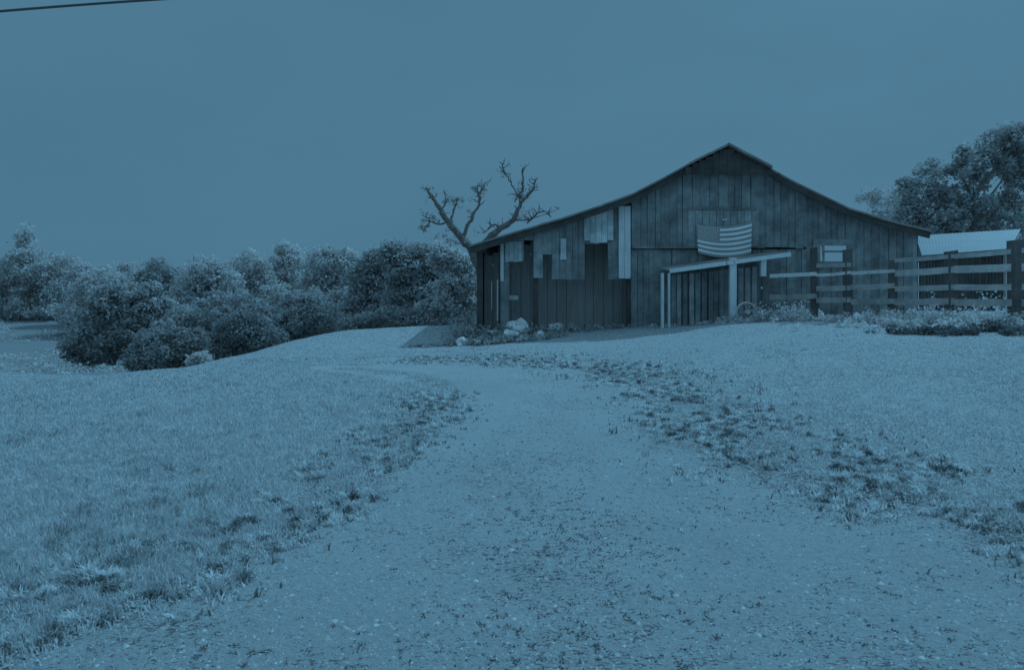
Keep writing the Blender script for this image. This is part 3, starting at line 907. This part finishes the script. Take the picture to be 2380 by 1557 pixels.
# ------------------------------------------------------------------ fence
def fence():
    pts = [(1776, 18.3, 640, 744), (1893, 17.7, 574, 747), (1972, 17.2, 578, 748), (2073, 16.8, 602, 742), (2211, 16.2, 582, 737), (2366, 15.4, 556, 735), (2560, 14.6, 556, 735)]
    b = P(2073, 740, 16.8)
    root = empty("fence", (b.x, b.y, H(b.x, b.y)), "rough board fence running from the barn front out to the right", "fence")
    tops = []
    for k, (px, Y, pt, pb) in enumerate(pts):
        t = P(px, pt, Y); x = t.x; gz = H(x, Y)
        tops.append((x, Y, gz))
        if k == 0: continue
        mb = MB(); w = [0, .13, .16, .15, .20, .26, .2][k]
        lean = random.uniform(-.03, .03)
        mb.hexa([(x - w / 2, Y - w / 2, gz - .3), (x + w / 2, Y - w / 2, gz - .3), (x + w / 2, Y + w / 2, gz - .3), (x - w / 2, Y + w / 2, gz - .3),
                 (x - w / 2 + lean, Y - w / 2, t.z - .03), (x + w / 2 + lean, Y - w / 2, t.z), (x + w / 2 + lean, Y + w / 2, t.z), (x - w / 2 + lean, Y + w / 2, t.z - .03)], random.uniform(.1, .5))
        o = mb.build("post", M['post'], root)
        if k == 5: o["label"] = "thick fence post at the right edge of the picture"
    # rails per bay: picture heights at left and right post
    bays = [
        [(0, 1, 642, 637, .09, .9), (0, 1, 690, 688, .12, .2)],
        [(1, 2, 618, 616, .10, .2), (1, 2, 640, 634, .07, .8), (1, 2, 671, 669, .12, .35), (1, 2, 698, 697, .12, .25)],
        [(2, 3, 636, 630, .08, .6), (2, 3, 668, 664, .12, .3), (2, 3, 702, 700, .12, .3)],
        [(3, 4, 606, 596, .09, .4), (3, 4, 636, 627, .14, .45), (3, 4, 672, 668, .12, .35), (3, 4, 702, 700, .14, .3)],
        [(4, 5, 597, 583, .10, .5), (4, 5, 627, 622, .16, .62), (4, 5, 668, 667, .13, .5), (4, 5, 703, 704, .15, .4)],
        [(5, 6, 583, 570, .10, .5), (5, 6, 622, 618, .16, .6), (5, 6, 667, 667, .13, .5), (5, 6, 704, 706, .15, .4)],
    ]
    for bay in bays:
        for (i, j, pa, pb, w, tone) in bay:
            A = pts[i]; B = pts[j]
            a = P(A[0], pa, A[1]) - Vector((0, .12, 0)); c = P(B[0], pb, B[1]) - Vector((0, .12, 0))
            if i == 0: a.x += .1
            mb = MB()
            m_ = a.lerp(c, .5) + Vector((0, 0, random.uniform(-.015, .005)))
            mb.beam(a, m_, .035, w, tone); mb.beam(m_, c, .035, w, min(1, tone + .05))
            mb.build("rail", M['rail'], root)
fence()

# ------------------------------------------------------------------ shed
def shed():
    rl = P(2128, 548, 27.5); rr = P(2372, 533, 26.0)
    el = P(2143, 594, 24.6); er = P(2348, 578, 23.4)
    b = el.lerp(er, .5)
    root = empty("shed", (b.x, b.y + 1, H(b.x, b.y + 1)), "low shed with a pale metal roof behind the fence right of the barn", "shed")
    mb = MB(); n = 30
    for i in range(n):
        t0, t1 = i / n, (i + 1) / n
        a, c = el.lerp(er, t0), el.lerp(er, t1); d, e = rl.lerp(rr, t0), rl.lerp(rr, t1)
        up = Vector((0, 0, .022)); tm = (t0 + t1) / 2
        m0, m1 = a.lerp(c, .7), d.lerp(e, .7)
        mb.hexa([a - up, c - up, e - up, d - up, a, c, e, d], .5)
        mb.hexa([m0, c, e, m1, m0 + up * .4, c + up * .3, e + up * .3, m1 + up * .4], .5)
    mb.build("roof", M['pale_metal'], root)
    # back slope
    mb = MB(); off = Vector((.3, 2.6, -.9))
    up = Vector((0, 0, .03))
    mb.hexa([rl + off - up, rl - up + Vector((0, .02, 0)), rr - up + Vector((0, .02, 0)), rr + off - up, rl + off, rl + Vector((0, .02, 0)), rr + Vector((0, .02, 0)), rr + off][0:8], .5)
    mb.build("back_roof", M['pale_metal'], root)
    mb = MB(); n = 26
    for i in range(n):
        t0, t1 = i / n, (i + 1) / n
        a, c = el.lerp(er, t0) + Vector((.1, .35, -.06)), el.lerp(er, t1) + Vector((.09, .35, -.06))
        y1 = Vector((0, .03, 0))
        za, zc = H(a.x, a.y) - .1, H(c.x, c.y) - .1
        a0, c0 = Vector((a.x, a.y, za)), Vector((c.x, c.y, zc))
        mb.hexa([a0, c0 - Vector((.01, 0, 0)), c0 + y1 - Vector((.01, 0, 0)), a0 + y1, a, c - Vector((.01, 0, 0)), c + y1 - Vector((.01, 0, 0)), a + y1], random.uniform(0, .7))
    mb.build("wall", M['eave_wood'], root)
    mb = MB(); 
    a = er + Vector((.05, .35, -.06)); c = rr + Vector((-.1, 0, -.08)); d = rr + Vector((.2, 2.4, -.9))
    for p, q in ((a, c), (c, d)):
        p0 = Vector((p.x, p.y, H(p.x, p.y) - .1)); q0 = Vector((q.x, q.y, H(q.x, q.y) - .1)); t = Vector((-.03, 0, 0))
        mb.hexa([p0 + t, p0, q0, q0 + t, p + t, p, q, q + t], .4)
    mb.build("end_wall", M['dark_wood'], root)
shed()

# ------------------------------------------------------------------ small things by the barn
def wheel():
    Y = 18.25; c = P(1736, 706, Y); R = .25
    root = empty("wagon_wheel", (c.x, Y, H(c.x, Y)), "old grey spoked wheel leaning beside the pale porch post", "wheel")
    c.z = H(c.x, Y) + R
    tilt = Matrix.Rotation(math.radians(-12), 3, 'X')
    def pt(r, a): return c + tilt @ Vector((r * math.cos(a), 0, r * math.sin(a)))
    mb = MB(); ring = [pt(R, 2 * math.pi * k / 36) for k in range(37)]
    mb.tube(ring, [.022] * 37, 8, .5, cap=False); mb.build("rim", M['rail'], root)
    mb = MB(); ax = tilt @ Vector((0, 1, 0)); mb.tube([c - ax * .09, c + ax * .09], [.06, .06], 12); mb.build("hub", M['rail'], root)
    for k in range(8):
        a = 2 * math.pi * k / 8 + .2
        mb = MB(); mb.tube([pt(.05, a), pt(R, a)], [.013, .010], 6, .2); mb.build("spoke", M['rail'], root)
wheel()

def stone(px, py, Y, r, label, seed):
    import bmesh
    bm = bmesh.new(); bmesh.ops.create_icosphere(bm, subdivisions=3, radius=1)
    for v in bm.verts:
        n = mnoise.noise(v.co * 1.3 + Vector((seed, 0, 0))) * .45 + mnoise.noise(v.co * 3.1 + Vector((0, seed, 0))) * .16
        v.co *= 1 + n
        v.co.x *= r[0] * 1.35; v.co.y *= r[1] * 1.35; v.co.z *= r[2] * 1.35
    me = bpy.data.meshes.new("stone"); bm.to_mesh(me); bm.free()
    p = P(px, py, Y); z = H(p.x, p.y)
    me.materials.append(M['stone'])
    o = bpy.data.objects.new("stone", me); col.objects.link(o)
    o.location = (p.x, p.y, z + r[2] * .45); o.rotation_euler = (random.uniform(-.3, .3), random.uniform(-.3, .3), random.uniform(0, 6))
    tag(o, label, "stone", "stones at the left foot of the barn")
stone(1208, 786, 19.2, (.26, .2, .22), "largest pale stone below the left doorway of the barn", 1)
stone(1188, 800, 18.7, (.18, .15, .13), "flat pale stone in front of the largest stone", 2)
stone(1255, 806, 18.3, (.13, .11, .09), "low stone lying at the right end of the weedy heap by the barn", 7)
stone(1075, 808, 18.1, (.14, .12, .10), "stone lying farthest out at the left end of the weedy heap", 8)
stone(1292, 778, 19.4, (.17, .14, .14), "pale stone at the foot of the wall under the big doorway", 3)
stone(1090, 785, 19.3, (.16, .14, .13), "pale stone at the outer left corner of the barn", 4)
stone(1140, 790, 19.0, (.15, .13, .11), "small stone among weeds under the dark bay", 5)

def weeds(name, label, spots, leaf, mat):
    cs = []; rs = []
    for (px, py, Y, w, h, k) in spots:
        for _ in range(k):
            x = (px - 1190) / F * Y + random.gauss(0, w); y = Y + random.gauss(0, .12)
            z = H(x, y); hh = h * random.uniform(.4, 1.2)
            cs.append((x, y, z + hh * .5)); rs.append((.10 * random.uniform(.6, 1.4), .10, hh * .55))
    C = np.array(cs); R = np.array(rs)
    V, T = leaf_cloud(C, R, 22, leaf, shell=.3)
    V[:, 2] = np.maximum(V[:, 2], np.repeat(height(V[::4, 0], V[::4, 1]), 4) + .003)
    n = len(V) // 4
    o = np_mesh(name, V, np.full(n, 4), np.arange(4 * n), T, mat)
    tag(o, label, "weeds", kind="stuff")
weeds("weeds", "scrubby weeds and rubble around the left foot of the barn",
      [(1080, 785, 19.2, .25, .34, 34), (1150, 790, 18.9, .3, .30, 40), (1230, 785, 19.1, .35, .26, 36), (1300, 778, 19.4, .3, .22, 26), (1400, 772, 19.7, .4, .14, 20), (1075, 760, 20.4, .2, .5, 26), (1070, 800, 18.4, .25, .16, 30), (1130, 812, 18.0, .3, .16, 36), (1200, 812, 18.0, .3, .14, 36), (1255, 800, 18.4, .3, .14, 30), (1000, 805, 18.2, .3, .06, 14)], .04, M['leaf_dark'])
weeds("weeds", "pale weeds tangled round the wheel and the foot of the porch",
      [(1740, 740, 18.1, .35, .14, 20), (1800, 735, 18.2, .4, .35, 26), (1800, 720, 18.1, .28, .5, 22), (1850, 725, 17.9, .3, .5, 18), (1850, 740, 17.9, .3, .28, 20), (1600, 750, 19.1, .6, .10, 16), (1700, 745, 18.6, .3, .2, 10)], .035, M['weed'])
weeds("weeds", "tall pale weeds growing along the foot of the fence",
      [(1930, 742, 17.4, .4, .18, 30), (2010, 742, 16.8, .4, .24, 40), (2060, 740, 16.4, .4, .32, 44), (2130, 745, 16.0, .4, .34, 50), (2200, 745, 15.6, .4, .30, 50), (2270, 745, 15.1, .4, .36, 50), (2340, 745, 14.8, .4, .36, 50), (2240, 750, 14.7, .6, .22, 50), (2080, 750, 15.6, .6, .2, 40),
       (2170, 690, 17.2, .15, .7, 14), (2285, 680, 16.6, .3, .7, 16)], .035, M['weed'])
weeds("weeds", "low spreading clump of weeds in the grass before the fence",
      [(2110, 768, 14.4, .25, .12, 24), (2160, 770, 14.2, .3, .16, 34), (2220, 772, 14.0, .3, .18, 40), (2300, 755, 14.6, .25, .2, 30), (2370, 775, 13.9, .3, .14, 24)], .035, M['litter'])

def scrub():
    n = 1500
    y = rng.uniform(24, 66, n); x = -y * rng.uniform(.40, .78, n)
    k = (vnoise(x, y, .16, 51) + .5 * vnoise(x, y, .5, 52)) > rng.uniform(-.35, .25, n)
    x, y = x[k], y[k]; h = rng.uniform(.12, .45, len(x))
    C = np.stack([x, y, height(x, y) + h * .4], 1); R = np.stack([h * 1.4, h * 1.4, h * .7], 1)
    V, T = leaf_cloud(C, R, 22, .075, shell=.2)
    V[:, 2] = np.maximum(V[:, 2], np.repeat(height(V[::4, 0], V[::4, 1]), 4) + .003)
    m = len(V) // 4
    o = np_mesh("meadow_scrub", V, np.full(m, 4), np.arange(4 * m), T, M['leaf_mid'])
    tag(o, "rough tall growth in the far meadow on the left below the trees", "ground cover", kind="stuff")
scrub()

# ------------------------------------------------------------------ overhead cable
def cable():
    mb = MB(); pts = []
    Y0 = 9.0
    for px in range(-900, 1500, 60):
        t = px / 360
        py = 27 - 27 * t + 3.2 * (t * t - t)
        pts.append(P(px, py, Y0 + px * .0009))
    mb.tube(pts, [.016] * len(pts), 8)
    o = mb.build("overhead_cable", M['cable'], None)
    tag(o, "thick dark overhead cable crossing the top left corner of the sky", "cable")
cable()

# ------------------------------------------------------------------ light
sun_vec = Vector((1.75, 1.5, 2.75)).normalized()
TINT = (0.265, 0.665, 1.0)
sd = bpy.data.lights.new("Sun", 'SUN'); so = bpy.data.objects.new("Sun", sd); col.objects.link(so)
sd.energy = 4.4; sd.angle = math.radians(0.6); sd.color = TINT
so.rotation_euler = sun_vec.to_track_quat('Z', 'Y').to_euler()
w = bpy.data.worlds.new("World"); scene.world = w; w.use_nodes = True
nt = w.node_tree; nt.nodes.clear()
out = nt.nodes.new("ShaderNodeOutputWorld"); bg = nt.nodes.new("ShaderNodeBackground")
sky = nt.nodes.new("ShaderNodeTexSky"); sky.sky_type = 'NISHITA'; sky.sun_disc = False
sky.sun_elevation = math.asin(sun_vec.z); sky.sun_rotation = math.atan2(sun_vec.x, sun_vec.y)
sky.dust_density = 4; sky.air_density = 1.0
hs = nt.nodes.new("ShaderNodeHueSaturation"); hs.inputs["Saturation"].default_value = 0
nt.links.new(sky.outputs[0], hs.inputs["Color"])
mu = nt.nodes.new("ShaderNodeMix"); mu.data_type = 'RGBA'; mu.blend_type = 'MULTIPLY'; mu.inputs[0].default_value = 1
mu.inputs[7].default_value = (*TINT, 1); nt.links.new(hs.outputs[0], mu.inputs[6])
ov = nt.nodes.new("ShaderNodeMix"); ov.data_type = 'RGBA'; ov.inputs[0].default_value = 0.9     # flat overcast veil
ov.inputs[7].default_value = (1.5, 3.85, 5.85, 1); nt.links.new(mu.outputs[2], ov.inputs[6])
cn = nt.nodes.new("ShaderNodeTexNoise"); cn.inputs["Scale"].default_value = 2.6; cn.inputs["Detail"].default_value = 6
ctc = nt.nodes.new("ShaderNodeTexCoord"); cmp_ = nt.nodes.new("ShaderNodeMapping"); cmp_.inputs["Scale"].default_value = (1, 1, 2.6)
nt.links.new(ctc.outputs["Generated"], cmp_.inputs[0]); nt.links.new(cmp_.outputs[0], cn.inputs["Vector"])
cr = ramp(nt, cn.outputs["Fac"], [(0.3, (1.43, 3.68, 5.62)), (0.7, (1.58, 4.02, 6.08))])
nt.links.new(cr, ov.inputs[7])
tcw = nt.nodes.new("ShaderNodeTexCoord"); sp = nt.nodes.new("ShaderNodeSeparateXYZ"); nt.links.new(tcw.outputs["Generated"], sp.inputs[0])
mr = nt.nodes.new("ShaderNodeMapRange"); mr.interpolation_type = 'SMOOTHSTEP'
mr.inputs[1].default_value = 0.40; mr.inputs[2].default_value = 0.95; mr.inputs[3].default_value = 1.0; mr.inputs[4].default_value = 3.4
nt.links.new(sp.outputs[2], mr.inputs[0])
zb = nt.nodes.new("ShaderNodeVectorMath"); zb.operation = 'SCALE'          # overcast sky: zenith brighter than horizon
nt.links.new(ov.outputs[2], zb.inputs[0]); nt.links.new(mr.outputs[0], zb.inputs[3])
nt.links.new(zb.outputs[0], bg.inputs[0]); bg.inputs[1].default_value = 0.1
nt.links.new(bg.outputs[0], out.inputs[0])

scene.view_settings.view_transform = 'Standard'
scene.view_settings.look = 'None'
scene.view_settings.exposure = -1.0
scene.view_settings.gamma = 1.0
